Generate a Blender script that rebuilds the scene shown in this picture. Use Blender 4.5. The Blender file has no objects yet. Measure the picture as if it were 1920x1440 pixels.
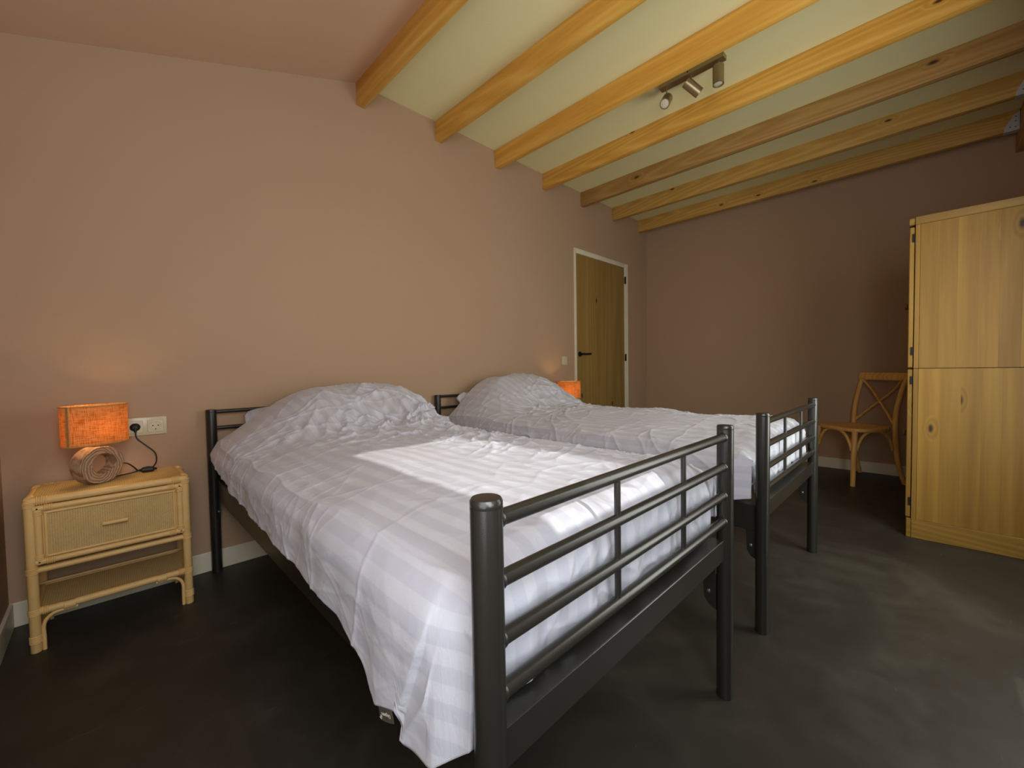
import bpy, bmesh, math, random
import numpy as np
from mathutils import Vector, Matrix

random.seed(7)
C = bpy.context.scene.collection
S = bpy.context.scene
PI = math.pi

# ------------------------------------------------------------------ camera
F_PX = 769.79
yaw, pitch, roll = (math.radians(a) for a in (-44.544, -1.9428, -0.9211))
fw = Vector((-math.sin(yaw) * math.cos(pitch), math.cos(yaw) * math.cos(pitch), math.sin(pitch)))
rt = Vector((math.cos(yaw), math.sin(yaw), 0))
up = rt.cross(fw)
R_ = math.cos(roll) * rt + math.sin(roll) * up
U_ = -math.sin(roll) * rt + math.cos(roll) * up
cd = bpy.data.cameras.new('camera')
cam = bpy.data.objects.new('camera', cd)
C.objects.link(cam)
cd.sensor_width = 36
cd.lens = F_PX / 1920 * 36
cd.clip_start = 0.02
M = Matrix((R_, U_, -fw)).transposed().to_4x4()
M.translation = Vector((0, -2.4799, 0.9653))
cam.matrix_world = M
S.camera = cam

# ------------------------------------------------------------------ world, sun, area lights, exposure
W = bpy.data.worlds.new('world')
S.world = W
W.use_nodes = True
W.node_tree.nodes['Background'].inputs[0].default_value = (0.75, 0.85, 1, 1)
W.node_tree.nodes['Background'].inputs[1].default_value = 0.6

SUN_EL = math.radians(31)
sl = bpy.data.lights.new('sun', 'SUN')
sl.energy = 3.2
sl.angle = math.radians(0.6)
sl.color = (1, 0.98, 0.93)
sun = bpy.data.objects.new('sun', sl)
C.objects.link(sun)
sun.rotation_euler = Vector((0.0, math.cos(SUN_EL), -math.sin(SUN_EL))).to_track_quat('-Z', 'Y').to_euler()
sun.location = (1, -6, 4)


def area(name, loc, target, sx, sy, power, col):
    l = bpy.data.lights.new(name, 'AREA')
    l.shape = 'RECTANGLE'
    l.size, l.size_y = sx, sy
    l.energy = power
    l.color = col
    o = bpy.data.objects.new(name, l)
    C.objects.link(o)
    o.location = loc
    o.rotation_euler = (Vector(target) - Vector(loc)).to_track_quat('-Z', 'Z').to_euler()
    return o


area('daylight_fill_left', (0.15, -2.98, 1.50), (1.5, 0, 1.6), 0.9, 1.4, 36, (0.94, 0.98, 1.05))  # added fill before the solid front wall, standing in for daylight
area('daylight_fill_side', (-0.29, -2.15, 1.15), (2.0, -1.2, 1.15), 0.9, 1.2, 11, (0.95, 0.98, 1.03))  # added fill on the left wall, no window is there
area('daylight_fill_right', (2.25, -2.98, 0.98), (2.4, -0.3, 0.6), 0.8, 1.8, 32, (0.97, 1.0, 0.95))  # added low fill at the front wall, no glass door behind it

vs = S.view_settings
vs.view_transform = 'Standard'
vs.look = 'None'
vs.gamma = 1
vs.use_curve_mapping = False
vs.exposure = 0.0
S.cycles.use_denoising = True
S.cycles.max_bounces = 8
S.cycles.diffuse_bounces = 5
S.cycles.sample_clamp_indirect = 6


# ------------------------------------------------------------------ materials
def lin(r, g, b):
    f = lambda c: (c / 255 / 12.92) if c / 255 <= 0.04045 else ((c / 255 + 0.055) / 1.055) ** 2.4
    return (f(r), f(g), f(b), 1)


class NT:
    def __init__(s, name, rough=0.6, metal=0.0, spec=0.5):
        s.m = bpy.data.materials.new(name)
        s.m.use_nodes = True
        s.t = s.m.node_tree
        s.p = s.t.nodes['Principled BSDF']
        s.p.inputs['Roughness'].default_value = rough
        s.p.inputs['Metallic'].default_value = metal
        s.p.inputs['Specular IOR Level'].default_value = spec

    def n(s, typ, **kw):
        nd = s.t.nodes.new(typ)
        for k, v in kw.items():
            if hasattr(nd, k):
                setattr(nd, k, v)
        return nd

    def set(s, nd, **kw):
        for k, v in kw.items():
            nd.inputs[k.replace('_', ' ')].default_value = v
        return nd

    def l(s, a, b):
        s.t.links.new(a, b)

    def math(s, op, a, b=None, c=None):
        nd = s.n('ShaderNodeMath', operation=op)
        for i, v in enumerate((a, b, c)):
            if v is None:
                continue
            if isinstance(v, (int, float)):
                nd.inputs[i].default_value = v
            else:
                s.l(v, nd.inputs[i])
        return nd.outputs[0]

    def coord(s, kind='Object', scale=(1, 1, 1), rand=0.0):
        tc = s.n('ShaderNodeTexCoord')
        mp = s.n('ShaderNodeMapping')
        mp.inputs['Scale'].default_value = scale
        s.l(tc.outputs[kind], mp.inputs['Vector'])
        if rand:
            oi = s.n('ShaderNodeObjectInfo')
            cb = s.n('ShaderNodeCombineXYZ')
            r = s.math('MULTIPLY', oi.outputs['Random'], rand)
            for i in range(3):
                s.l(r, cb.inputs[i])
            s.l(cb.outputs[0], mp.inputs['Location'])
        return mp.outputs[0]

    def noise(s, vec, scale, detail=4, rough=0.55, dist=0.0):
        nd = s.n('ShaderNodeTexNoise')
        s.set(nd, Scale=scale, Detail=detail, Roughness=rough, Distortion=dist)
        s.l(vec, nd.inputs['Vector'])
        return nd.outputs['Fac']

    def ramp(s, fac, stops):
        nd = s.n('ShaderNodeValToRGB')
        el = nd.color_ramp.elements
        while len(el) < len(stops):
            el.new(0.5)
        for e, (p, c) in zip(el, stops):
            e.position = p
            e.color = c if len(c) == 4 else (*c, 1)
        s.l(fac, nd.inputs['Fac'])
        return nd.outputs['Color']

    def mix(s, fac, a, b, blend='MIX'):
        nd = s.n('ShaderNodeMix', data_type='RGBA', blend_type=blend)
        for i, v in ((0, fac), (6, a), (7, b)):
            if isinstance(v, (int, float)):
                nd.inputs[i].default_value = v
            elif isinstance(v, tuple):
                nd.inputs[i].default_value = v
            else:
                s.l(v, nd.inputs[i])
        return nd.outputs[2]

    def base(s, c):
        if isinstance(c, tuple):
            s.p.inputs['Base Color'].default_value = c
        else:
            s.l(c, s.p.inputs['Base Color'])

    def bump(s, h, strength=0.3, dist=0.002):
        nd = s.n('ShaderNodeBump')
        s.set(nd, Strength=strength, Distance=dist)
        s.l(h, nd.inputs['Height'])
        s.l(nd.outputs[0], s.p.inputs['Normal'])


def plaster(name, c1, c2, rough=0.85):
    n = NT(name, rough, spec=0.25)
    v = n.coord()
    a = n.noise(v, 1.3, 3)
    vo = n.n('ShaderNodeTexVoronoi')           # a few pale chips in the paint
    n.set(vo, Scale=2.1)
    n.l(v, vo.inputs['Vector'])
    n.base(n.mix(n.math('LESS_THAN', vo.outputs['Distance'], 0.009), n.mix(a, c1, c2), lin(214, 196, 176)))
    n.bump(n.noise(v, 90, 5), 0.12, 0.002)
    return n.m


def wood(name, c_light, c_dark, c_knot, axis='Z', ring=14, stretch=14, knots=1.0, rough=0.5, rand=20.0, knot_scale=5.0, tone=0.18, thin=None, ksize=1.0):
    """Softwood: long grain lines along one axis, sparse dark oval knots the grain flows round."""
    n = NT(name, rough, spec=0.35)
    i = 'XYZ'.index(axis)
    sc = [1.0, 1.0, 1.0]
    sc[i] = 1.0 / stretch
    v = n.coord('Object', tuple(sc), rand)
    # knots
    sk = [1.0, 1.0, 1.0]
    sk[i] = 0.42
    vk = n.coord('Object', tuple(sk), rand)
    vo = n.n('ShaderNodeTexVoronoi')
    n.set(vo, Scale=knot_scale, Randomness=1.0)
    if thin:                                   # on a flat panel every knot runs straight through
        vo.voronoi_dimensions = '2D'
        s3 = n.n('ShaderNodeSeparateXYZ')
        n.l(vk, s3.inputs[0])
        c3 = n.n('ShaderNodeCombineXYZ')
        for q_, ax in enumerate(a_ for a_ in 'XYZ' if a_ != thin):
            n.l(s3.outputs[ax], c3.inputs[q_])
        vk = c3.outputs[0]
    n.l(vk, vo.inputs['Vector'])
    sepc = n.n('ShaderNodeSeparateColor')
    n.l(vo.outputs['Color'], sepc.inputs[0])
    pick = n.math('GREATER_THAN', sepc.outputs[0], 1 - 0.42 * knots)
    kn = n.math('MULTIPLY', pick, n.math('SUBTRACT', 1.0, n.math('SMOOTH_MIN', n.math('MULTIPLY', vo.outputs['Distance'], 9.0 / ksize), 1.0, 0.15)))
    halo = n.math('MULTIPLY', pick, n.math('MAXIMUM', 0.0, n.math('SUBTRACT', 1.0, n.math('MULTIPLY', vo.outputs['Distance'], 3.6 / ksize))))
    # grain
    big = n.noise(v, 2.2, 2, 0.5, 0.3)
    warp = n.math('ADD', n.math('MULTIPLY', big, ring), n.math('MULTIPLY', halo, 1.1))
    lines = n.math('ABSOLUTE', n.math('SINE', n.math('MULTIPLY', warp, 6.0)))
    fine = n.noise(v, 60, 4, 0.6)
    g = n.math('ADD', n.math('MULTIPLY', lines, 0.45), n.math('MULTIPLY', fine, 0.75))
    col = n.ramp(g, [(0.2, c_light), (0.95, c_dark)])
    col = n.mix(n.math('MULTIPLY', halo, 0.35), col, c_dark)
    col = n.mix(n.math('MINIMUM', n.math('MULTIPLY', kn, 1.6), 1.0), col, c_knot)
    oi = n.n('ShaderNodeObjectInfo')
    hs = n.n('ShaderNodeHueSaturation')
    n.l(n.math('ADD', 1 - tone / 2, n.math('MULTIPLY', oi.outputs['Random'], tone)), hs.inputs['Value'])
    n.l(col, hs.inputs['Color'])
    n.base(hs.outputs[0])
    n.bump(g, 0.12, 0.001)
    return n.m


def plain(name, col, rough=0.5, metal=0.0, spec=0.5, bump=None):
    n = NT(name, rough, metal, spec)
    v = n.coord()
    a = n.noise(v, 12, 3)
    d = tuple(c * 0.86 for c in col[:3]) + (1,)
    n.base(n.mix(a, d, col))
    if bump:
        n.bump(n.noise(v, bump[0], 3), bump[1], bump[2])
    return n.m


m_wall = plaster('wall_paint', lin(178, 149, 120), lin(172, 143, 114))
m_slope = plaster('wall_paint_lit', lin(212, 178, 146), lin(206, 172, 140))  # wall paint lightened: brighter light on the slope is put into the colour
m_ceil = plaster('ceiling_paint', lin(231, 225, 174), lin(226, 219, 166))
m_white = plain('white_gloss_paint', lin(226, 218, 190), 0.4)
m_plastic = plain('cream_plastic', lin(206, 194, 158), 0.3)
m_chrome = plain('contact_metal', lin(150, 150, 150), 0.3, 1.0)
m_hole = plain('dark_hole', lin(25, 22, 18), 0.7)
m_black = plain('black_powder_coat', lin(44, 43, 38), 0.3, 0.25, 0.9, (350, 0.25, 0.0006))
m_bolt = plain('bolt_steel', lin(150, 150, 145), 0.35, 0.9)
m_hinge = plain('black_ironmongery', lin(16, 14, 12), 0.6, 0.0, 0.3)
m_cord = plain('black_rubber', lin(20, 18, 17), 0.5)
m_galv = plain('galvanised_steel', lin(190, 196, 190), 0.55, 0.3, bump=(120, 0.2, 0.001))
m_mattress = plain('mattress_ticking', lin(205, 202, 196), 0.85)
m_tag = plain('woven_label', lin(74, 66, 56), 0.8, bump=(900, 0.3, 0.0005))
m_thread = plain('label_thread', lin(196, 190, 176), 0.7)

m_beam = wood('orange_pine', lin(240, 192, 96), lin(214, 156, 62), lin(86, 48, 20), 'Y', knots=0.8, knot_scale=6.0, rough=0.5, thin='X', ksize=0.62)
m_beam_dull = wood('brown_pine', lin(188, 150, 90), lin(160, 120, 62), lin(74, 46, 22), 'Y', knots=0.7, knot_scale=5.0, rough=0.6, thin='X', ksize=0.7)
m_beam_pale = wood('pale_pine', lin(212, 172, 94), lin(184, 140, 66), lin(82, 52, 22), 'Y', knots=0.8, knot_scale=6.0, rough=0.6, thin='X', ksize=0.62)
m_pine = wood('waxed_pine', lin(146, 112, 42), lin(122, 88, 28), lin(50, 30, 14), 'Z', ring=7, stretch=20, knots=0.85, knot_scale=7.0, rough=0.55, tone=0.26, thin='X', ksize=0.8)
m_pine_h = wood('waxed_pine_rail', lin(142, 110, 46), lin(118, 88, 32), lin(84, 56, 28), 'Y', knots=0.2, knot_scale=5.0, rough=0.42)
m_oak = wood('oak_veneer', lin(158, 128, 68), lin(134, 104, 50), lin(30, 20, 12), 'Z', ring=9, stretch=26, knots=0.7, knot_scale=3.6, rough=0.55, thin='Y', ksize=0.5)
m_chair = wood('honey_elm', lin(238, 192, 114), lin(214, 162, 86), lin(130, 90, 44), 'Z', knots=0.0, rough=0.4, tone=0.1)
m_lampwood = None


def floor_mat():
    n = NT('polished_dark_concrete', 0.42, spec=0.4)
    v = n.coord()
    a = n.noise(v, 1.6, 6, 0.6, 0.8)
    b = n.noise(v, 9, 6, 0.65, 0.4)
    c = n.math('ADD', n.math('MULTIPLY', a, 0.7), n.math('MULTIPLY', b, 0.3))
    col = n.ramp(c, [(0.3, lin(38, 35, 29)), (0.52, lin(50, 47, 40)), (0.72, lin(70, 67, 58))])
    # hairline trowel scuffs
    vs_ = n.coord('Object', (1, 7, 1))
    sc = n.noise(vs_, 7, 5, 0.7, 1.2)
    col = n.mix(n.math('MULTIPLY', n.math('GREATER_THAN', sc, 0.69), 0.28), col, lin(120, 116, 104))
    n.base(col)
    r = n.math('ADD', 0.36, n.math('MULTIPLY', b, 0.25))
    n.l(r, n.p.inputs['Roughness'])
    n.bump(b, 0.08, 0.002)
    return n.m


m_floor = floor_mat()


def rattan_pole():
    n = NT('rattan_pole', 0.45, spec=0.4)
    v = n.coord()
    a = n.noise(v, 18, 4)
    n.base(n.mix(a, lin(236, 200, 132), lin(216, 174, 106)))
    n.bump(n.noise(v, 160, 3), 0.1, 0.001)
    return n.m


def rattan_weave(name, ax_u='X', ax_v='Z', pu=0.0064, pv=0.0038):
    n = NT(name, 0.6, spec=0.3)
    v = n.coord()
    sp = n.n('ShaderNodeSeparateXYZ')
    n.l(v, sp.inputs[0])
    u = sp.outputs[ax_u]
    w = sp.outputs[ax_v]
    su = n.math('SINE', n.math('MULTIPLY', u, 2 * PI / pu))
    sw = n.math('ABSOLUTE', n.math('SINE', n.math('MULTIPLY', w, PI / pv)))
    spoke = n.math('ADD', 0.72, n.math('MULTIPLY', su, 0.28))
    h = n.math('ADD', n.math('MULTIPLY', n.math('MULTIPLY', sw, spoke), 0.8), n.math('MULTIPLY', n.noise(v, 130, 2), 0.25))
    tone = n.noise(v, 26, 3)
    col = n.ramp(h, [(0.08, lin(128, 98, 54)), (0.35, lin(206, 174, 110)), (0.9, lin(236, 206, 140))])
    col = n.mix(n.math('MULTIPLY', tone, 0.3), col, lin(140, 104, 54))
    n.base(col)
    n.bump(h, 0.5, 0.0015)
    return n.m


m_rattan = rattan_pole()
m_weave = rattan_weave('rattan_weave_front', 'X', 'Z')
m_weave_top = rattan_weave('rattan_weave_flat', 'X', 'Y')


def linen_shade():
    n = NT('linen_shade', 0.9, spec=0.1)
    v = n.coord()
    sp = n.n('ShaderNodeSeparateXYZ')
    n.l(v, sp.inputs[0])
    va = n.coord('Object', (30, 30, 420))
    vb = n.coord('Object', (420, 420, 30))
    th = n.math('ADD', n.math('MULTIPLY', n.noise(va, 1, 3), 0.5), n.math('MULTIPLY', n.noise(vb, 1, 3), 0.5))
    col = n.ramp(th, [(0.36, lin(186, 112, 46)), (0.5, lin(238, 182, 106)), (0.66, lin(250, 212, 144))])
    n.base(col)
    tr = n.n('ShaderNodeBsdfTranslucent')
    n.l(col, tr.inputs['Color'])
    mx = n.n('ShaderNodeMixShader')
    mx.inputs[0].default_value = 0.6
    out = n.t.nodes['Material Output']
    n.l(n.p.outputs[0], mx.inputs[1])
    n.l(tr.outputs[0], mx.inputs[2])
    n.l(mx.outputs[0], out.inputs['Surface'])
    n.bump(th, 0.4, 0.001)
    return n.m


m_shade = linen_shade()
m_trimtape = plain('shade_edge_tape', lin(206, 150, 84), 0.8)


def carved_wood():
    n = NT('whitewashed_carved_wood', 0.75, spec=0.2)
    v = n.coord()
    sp = n.n('ShaderNodeSeparateXYZ')
    n.l(v, sp.inputs[0])
    dx = n.math('ADD', sp.outputs['X'], 0.012)
    dz = n.math('SUBTRACT', sp.outputs['Z'], 0.062)
    rad = n.math('SQRT', n.math('ADD', n.math('MULTIPLY', dx, dx), n.math('MULTIPLY', dz, n.math('MULTIPLY', dz, 0.6))))
    ln = n.math('SINE', n.math('ADD', n.math('MULTIPLY', rad, 700.0), n.math('MULTIPLY', n.noise(v, 22, 3, 0.5, 0.4), 16.0)))
    col = n.ramp(n.math('ADD', n.math('MULTIPLY', ln, 0.5), 0.5), [(0.05, lin(146, 112, 82)), (0.8, lin(178, 148, 116))])
    n.base(col)
    n.bump(ln, 0.6, 0.002)
    return n.m


m_ring = carved_wood()


def brushed():
    n = NT('brushed_bronze', 0.38, 0.85)
    v = n.coord('Object', (1, 1, 30))
    a = n.noise(v, 40, 3)
    n.base(n.mix(a, lin(150, 134, 98), lin(178, 162, 124)))
    return n.m


m_spot = brushed()


def bulb_mat(name, col, st):
    n = NT(name, 0.4)
    n.base(lin(230, 220, 190))
    n.p.inputs['Emission Color'].default_value = col
    n.p.inputs['Emission Strength'].default_value = st
    return n.m


m_bulb = bulb_mat('warm_bulb', (1, 0.45, 0.12, 1), 6.0)
m_spotlens = plain('frosted_spot_lens', lin(214, 206, 178), 0.35)


def duvet_mat():
    n = NT('satin_stripe_cotton', 0.62, spec=0.25)
    uv = n.n('ShaderNodeUVMap')
    uv.uv_map = 'cloth'
    sp = n.n('ShaderNodeSeparateXYZ')
    n.l(uv.outputs[0], sp.inputs[0])
    st = n.math('SINE', n.math('MULTIPLY', sp.outputs['X'], 2 * PI / 0.052))
    band = n.math('SMOOTH_MIN', n.math('MAXIMUM', n.math('ADD', 0.5, n.math('MULTIPLY', st, 4.0)), 0.0), 1.0, 0.05)
    col = n.mix(band, lin(186, 188, 197), lin(195, 197, 204))
    n.base(col)
    n.l(n.math('ADD', 0.5, n.math('MULTIPLY', band, 0.25)), n.p.inputs['Roughness'])
    n.p.inputs['Sheen Weight'].default_value = 0.15
    wv = n.noise(uv.outputs[0], 28, 4, 0.6, 0.6)
    n.bump(wv, 0.22, 0.006)
    return n.m


m_duvet = duvet_mat()
m_pillow = duvet_mat()
m_pillow.name = 'pillow_cotton'


# ------------------------------------------------------------------ helpers
def NB():
    return bmesh.new()


def box(bm, x0, x1, y0, y1, z0, z1, bev=0.0, seg=2):
    g = bmesh.ops.create_cube(bm, size=1)
    vs_ = g['verts']
    for v in vs_:
        v.co = Vector(((x0 + x1) / 2 + v.co.x * (x1 - x0), (y0 + y1) / 2 + v.co.y * (y1 - y0), (z0 + z1) / 2 + v.co.z * (z1 - z0)))
    if bev > 0:
        es = {e for v in vs_ for e in v.link_edges}
        bmesh.ops.bevel(bm, geom=list(es), offset=bev, segments=seg, profile=0.5, affect='EDGES')
    return bm


def tube(bm, pts, r, n=14, cap=True, flat=1.0, closed=False):
    """A round bar swept along points; flat < 1 squeezes it across the frame's second axis."""
    pts = [Vector(p) for p in pts]
    rs = r if isinstance(r, (list, tuple)) else [r] * len(pts)
    N = len(pts)
    tg = []
    for i in range(N):
        if closed:
            t = pts[(i + 1) % N] - pts[i - 1]
        else:
            t = pts[min(i + 1, N - 1)] - pts[max(i - 1, 0)]
        tg.append(t.normalized())
    a = Vector((0, 0, 1)) if abs(tg[0].z) < 0.9 else Vector((1, 0, 0))
    nrm = (a - tg[0] * a.dot(tg[0])).normalized()
    rings = []
    for i in range(N):
        nrm = (nrm - tg[i] * nrm.dot(tg[i])).normalized()
        b = tg[i].cross(nrm)
        rings.append([bm.verts.new(pts[i] + (nrm * math.cos(2 * PI * k / n) * flat + b * math.sin(2 * PI * k / n)) * rs[i]) for k in range(n)])
    for i in range(N if closed else N - 1):
        A, B = rings[i], rings[(i + 1) % N]
        for k in range(n):
            bm.faces.new((A[k], A[(k + 1) % n], B[(k + 1) % n], B[k]))
    if cap and not closed:
        bm.faces.new(rings[0][::-1])
        bm.faces.new(rings[-1])
    return bm


def lathe(bm, prof, origin=(0, 0, 0), axis=(0, 0, 1), n=28, cap=True):
    q = Vector((0, 0, 1)).rotation_difference(Vector(axis).normalized()).to_matrix()
    o = Vector(origin)
    rings = [[bm.verts.new(o + q @ Vector((r * math.cos(2 * PI * k / n), r * math.sin(2 * PI * k / n), z))) for k in range(n)] for r, z in prof]
    for A, B in zip(rings, rings[1:]):
        for k in range(n):
            bm.faces.new((A[k], A[(k + 1) % n], B[(k + 1) % n], B[k]))
    if cap:
        bm.faces.new(rings[0][::-1])
        bm.faces.new(rings[-1])
    return bm


def spline(pts, n=8):
    """Catmull-Rom through points."""
    P = [Vector(p) for p in pts]
    P = [P[0] * 2 - P[1]] + P + [P[-1] * 2 - P[-2]]
    out = []
    for i in range(1, len(P) - 2):
        for k in range(n):
            t = k / n
            a, b, c, d = P[i - 1:i + 3]
            out.append(0.5 * ((2 * b) + (c - a) * t + (2 * a - 5 * b + 4 * c - d) * t * t + (3 * b - a - 3 * c + d) * t ** 3))
    out.append(P[-2])
    return out


def obj(name, bm, mat, parent=None, smooth=True, angle=40):
    bmesh.ops.recalc_face_normals(bm, faces=bm.faces)
    me = bpy.data.meshes.new(name)
    bm.to_mesh(me)
    bm.free()
    return link(name, me, mat, parent, smooth, angle)


def link(name, me, mat, parent=None, smooth=True, angle=40):
    if mat:
        me.materials.append(mat)
    if smooth:
        me.shade_smooth()
        me.set_sharp_from_angle(angle=math.radians(angle))
    o = bpy.data.objects.new(name, me)
    C.objects.link(o)
    if parent:
        o.parent = parent
    return o


def tag(o, label=None, cat=None, group=None, kind=None):
    for k, v in (('label', label), ('category', cat), ('group', group), ('kind', kind)):
        if v:
            o[k] = v
    return o


def thing(name, label, cat, loc=(0, 0, 0), rz=0, group=None):
    o = bpy.data.objects.new(name, None)
    o.empty_display_size = 0.1
    C.objects.link(o)
    o.location = loc
    o.rotation_euler = (0, 0, rz)
    return tag(o, label, cat, group)


def dup(root, loc, rz=None, label=None, group=None):
    r = root.copy()
    C.objects.link(r)
    r.location = loc
    if rz is not None:
        r.rotation_euler = (0, 0, rz)
    tag(r, label, None, group)
    for ch in list(root.children):
        c = ch.copy()
        C.objects.link(c)
        c.parent = r
        for g in list(ch.children):
            d = g.copy()
            C.objects.link(d)
            d.parent = c
    return r


def struct(name, bm, mat, parent=None, smooth=False):
    o = obj(name, bm, mat, parent, smooth)
    if not parent:
        o['kind'] = 'structure'
    return o


# ------------------------------------------------------------------ the room
XL, XR, YF = -0.302, 4.818, -3.05
CZ = 2.736
SX = 1.142 + 0.012                 # where the flat beamed ceiling meets the sloped one
SLOPE_L = 2.252                    # height of the slope at the left wall

struct('floor', box(NB(), XL - 0.15, XR + 0.15, YF - 0.15, 0.15, -0.1, 0), m_floor)
# headboard wall with a door opening
bm = NB()
box(bm, XL - 0.15, 3.323, 0, 0.15, 0, 2.95)
box(bm, 4.335, XR + 0.15, 0, 0.15, 0, 2.95)
box(bm, 3.323, 4.335, 0, 0.15, 2.165, 2.95)
struct('wall_back', bm, m_wall)
struct('wall_right', box(NB(), XR, XR + 0.15, YF, 0, 0, 2.95), m_wall)
struct('wall_left', box(NB(), XL - 0.15, XL, YF, 0, 0, 2.95), m_wall)
# front wall behind the camera: upper window, and a low slot made up for the floor sun patch
W1 = (0.565, 0.975, 1.275, 1.87)
W2 = (1.568, 1.952, 0.02, 0.262)
bm = NB()
xs = [XL - 0.15, W1[0], W1[1], W2[0], W2[1], XR + 0.15]
box(bm, xs[0], xs[1], YF - 0.06, YF, 0, 2.95)
box(bm, xs[1], xs[2], YF - 0.06, YF, 0, W1[2])
box(bm, xs[1], xs[2], YF - 0.06, YF, W1[3], 2.95)
box(bm, xs[2], xs[3], YF - 0.06, YF, 0, 2.95)
box(bm, xs[3], xs[4], YF - 0.06, YF, W2[3], 2.95)
box(bm, xs[4], xs[5], YF - 0.06, YF, 0, 2.95)
box(bm, xs[3], xs[4], YF - 0.06, YF, 0, W2[2])
struct('wall_front', bm, m_wall)
# flat ceiling between the beams, then the slope that falls to the left wall
struct('ceiling', box(NB(), SX, XR + 0.15, YF - 0.1, 0.15, CZ, CZ + 0.2), m_ceil)
bm = NB()
k = (CZ - SLOPE_L) / (SX - XL)
xa = XL - 0.15
for y0, y1 in ((YF - 0.1, 0.15),):
    vv = [(xa, SLOPE_L - 0.15 * k), (SX, CZ), (SX, CZ + 0.2), (xa, CZ + 0.2)]
    A = [bm.verts.new((x, y0, z)) for x, z in vv]
    B = [bm.verts.new((x, y1, z)) for x, z in vv]
    bm.faces.new(A)
    bm.faces.new(B[::-1])
    for i in range(4):
        bm.faces.new((A[i], A[(i + 1) % 4], B[(i + 1) % 4], B[i]))
struct('ceiling_slope', bm, m_slope)
# baseboards
BH = 0.0954
bm = NB()
box(bm, XL, 3.323, -0.012, 0, 0, BH, 0.003)
box(bm, 4.335, XR, -0.012, 0, 0, BH, 0.003)
struct('baseboard_back', bm, m_white)
struct('baseboard_right', box(NB(), XR - 0.012, XR, YF, -0.012, 0, BH, 0.003), m_white)
struct('baseboard_left', box(NB(), XL, XL + 0.012, YF, -0.012, 0, BH, 0.003), m_white)

# window frame behind the camera, then unseen bars added to shape the floor sun
bm = NB()
x0, x1, z0, z1 = W1
for a in ((x0 - 0.05, x0, z0 - 0.05, z1 + 0.05), (x1, x1 + 0.05, z0 - 0.05, z1 + 0.05)):
    box(bm, a[0], a[1], YF, YF + 0.03, a[2], a[3], 0.003)
box(bm, x0, x1, YF, YF + 0.03, z1, z1 + 0.05, 0.003)
box(bm, x0, x1, YF, YF + 0.03, z0 - 0.05, z0, 0.003)
struct('window_1', bm, m_white)
bm = NB()
x0, x1, z0, z1 = W2
y = YF + 0.012
for zb in (0.2245, 0.165, 0.105, 0.05):
    tube(bm, [(x0, y, zb), (x1, y, zb)], 0.0055, 8)
for xt in (1.287, 1.590, 1.893):
    p0, p1 = (xt, z1), (xt + (z1 - z0) * 2.45, z0)
    if p0[0] < x0:
        p0 = (x0, z1 - (x0 - xt) / 2.45)
    if p1[0] > x1:
        p1 = (x1, z1 - (x1 - xt) / 2.45)
    tube(bm, [(p0[0], y, p0[1]), (p1[0], y, p1[1])], 0.0055, 8)
struct('sun_patch_bars', bm, m_hinge)

# door in the headboard wall
D0, D1, DH = 3.323, 4.335, 2.165
door = bpy.data.objects.new('door_1', None)
C.objects.link(door)
door.location = (D0, 0, 0)
door['kind'] = 'structure'
bm = NB()
dw = D1 - D0
box(bm, 0.0, 0.026, -0.012, 0.1, 0, DH, 0.003)
box(bm, dw - 0.060, dw, -0.012, 0.1, 0, DH, 0.003)
box(bm, 0.026, dw - 0.060, -0.012, 0.1, DH - 0.047, DH, 0.003)
box(bm, dw - 0.022, dw, -0.018, -0.012, 0, DH, 0.002)
obj('door_frame', bm, m_white, door)
leaf = obj('door_leaf', box(NB(), 0.028, dw - 0.062, -0.004, 0.036, 0.008, DH - 0.049, 0.002), m_oak, door)
hz = 1.115
bm = NB()
lathe(bm, [(0.026, 0), (0.026, 0.008), (0.022, 0.010)], (0.078, -0.004, hz), (0, -1, 0))
tube(bm, spline([(0.078, -0.01, hz), (0.078, -0.045, hz), (0.09, -0.054, hz), (0.205, -0.054, hz + 0.003)], 6), 0.0095, 12)
obj('door_handle', bm, m_hinge, door)
for hz0 in (1.935, 1.05):
    bm = NB()
    box(bm, dw - 0.066, dw - 0.040, -0.018, -0.010, hz0, hz0 + 0.08, 0.002)
    tube(bm, [(dw - 0.055, -0.018, hz0), (dw - 0.055, -0.018, hz0 + 0.08)], 0.007, 10)
    obj('hinge', bm, m_hinge, door)

# exposed beams
BX = [1.142, 1.716, 2.283, 2.865, 3.446, 4.029, 4.607]
BB = 2.598
BLAB = ['orange pine ceiling beam where the pink slope meets the pale ceiling',
        'second orange pine ceiling beam from the pink slope, deep grain streak on its side',
        'orange pine ceiling beam just left of the three-spot light bar',
        'orange pine ceiling beam just right of the three-spot light bar',
        'dull brown ceiling beam, darkest of the row, with one large oval knot',
        'pale pine ceiling beam between the dull brown beam and the last beam',
        'last pale pine ceiling beam nearest the far wall, ending in a grey metal hanger']
HY = -2.905
for i, x in enumerate(BX):
    y0 = HY if i >= 5 else YF
    w = 0.052
    t = obj('ceiling_beam', box(NB(), 0, w, y0, 0, BB, CZ + (0.0 if i else 0.03), 0.004), (m_beam, m_beam, m_beam, m_beam, m_beam_dull, m_beam_pale, m_beam_pale)[i])
    t.location = (x, 0, 0)
    tag(t, BLAB[i], 'beam', 'exposed ceiling beams')
t = obj('ceiling_beam', box(NB(), 3.80, XR, HY - 0.07, HY - 0.001, 2.50, CZ, 0.004), wood('header_pine', lin(200, 158, 92), lin(170, 126, 66), lin(90, 56, 28), 'X', knots=0.5))
tag(t, 'brown header beam crossing the ends of the two palest beams at the right edge', 'beam', 'exposed ceiling beams')
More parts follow.
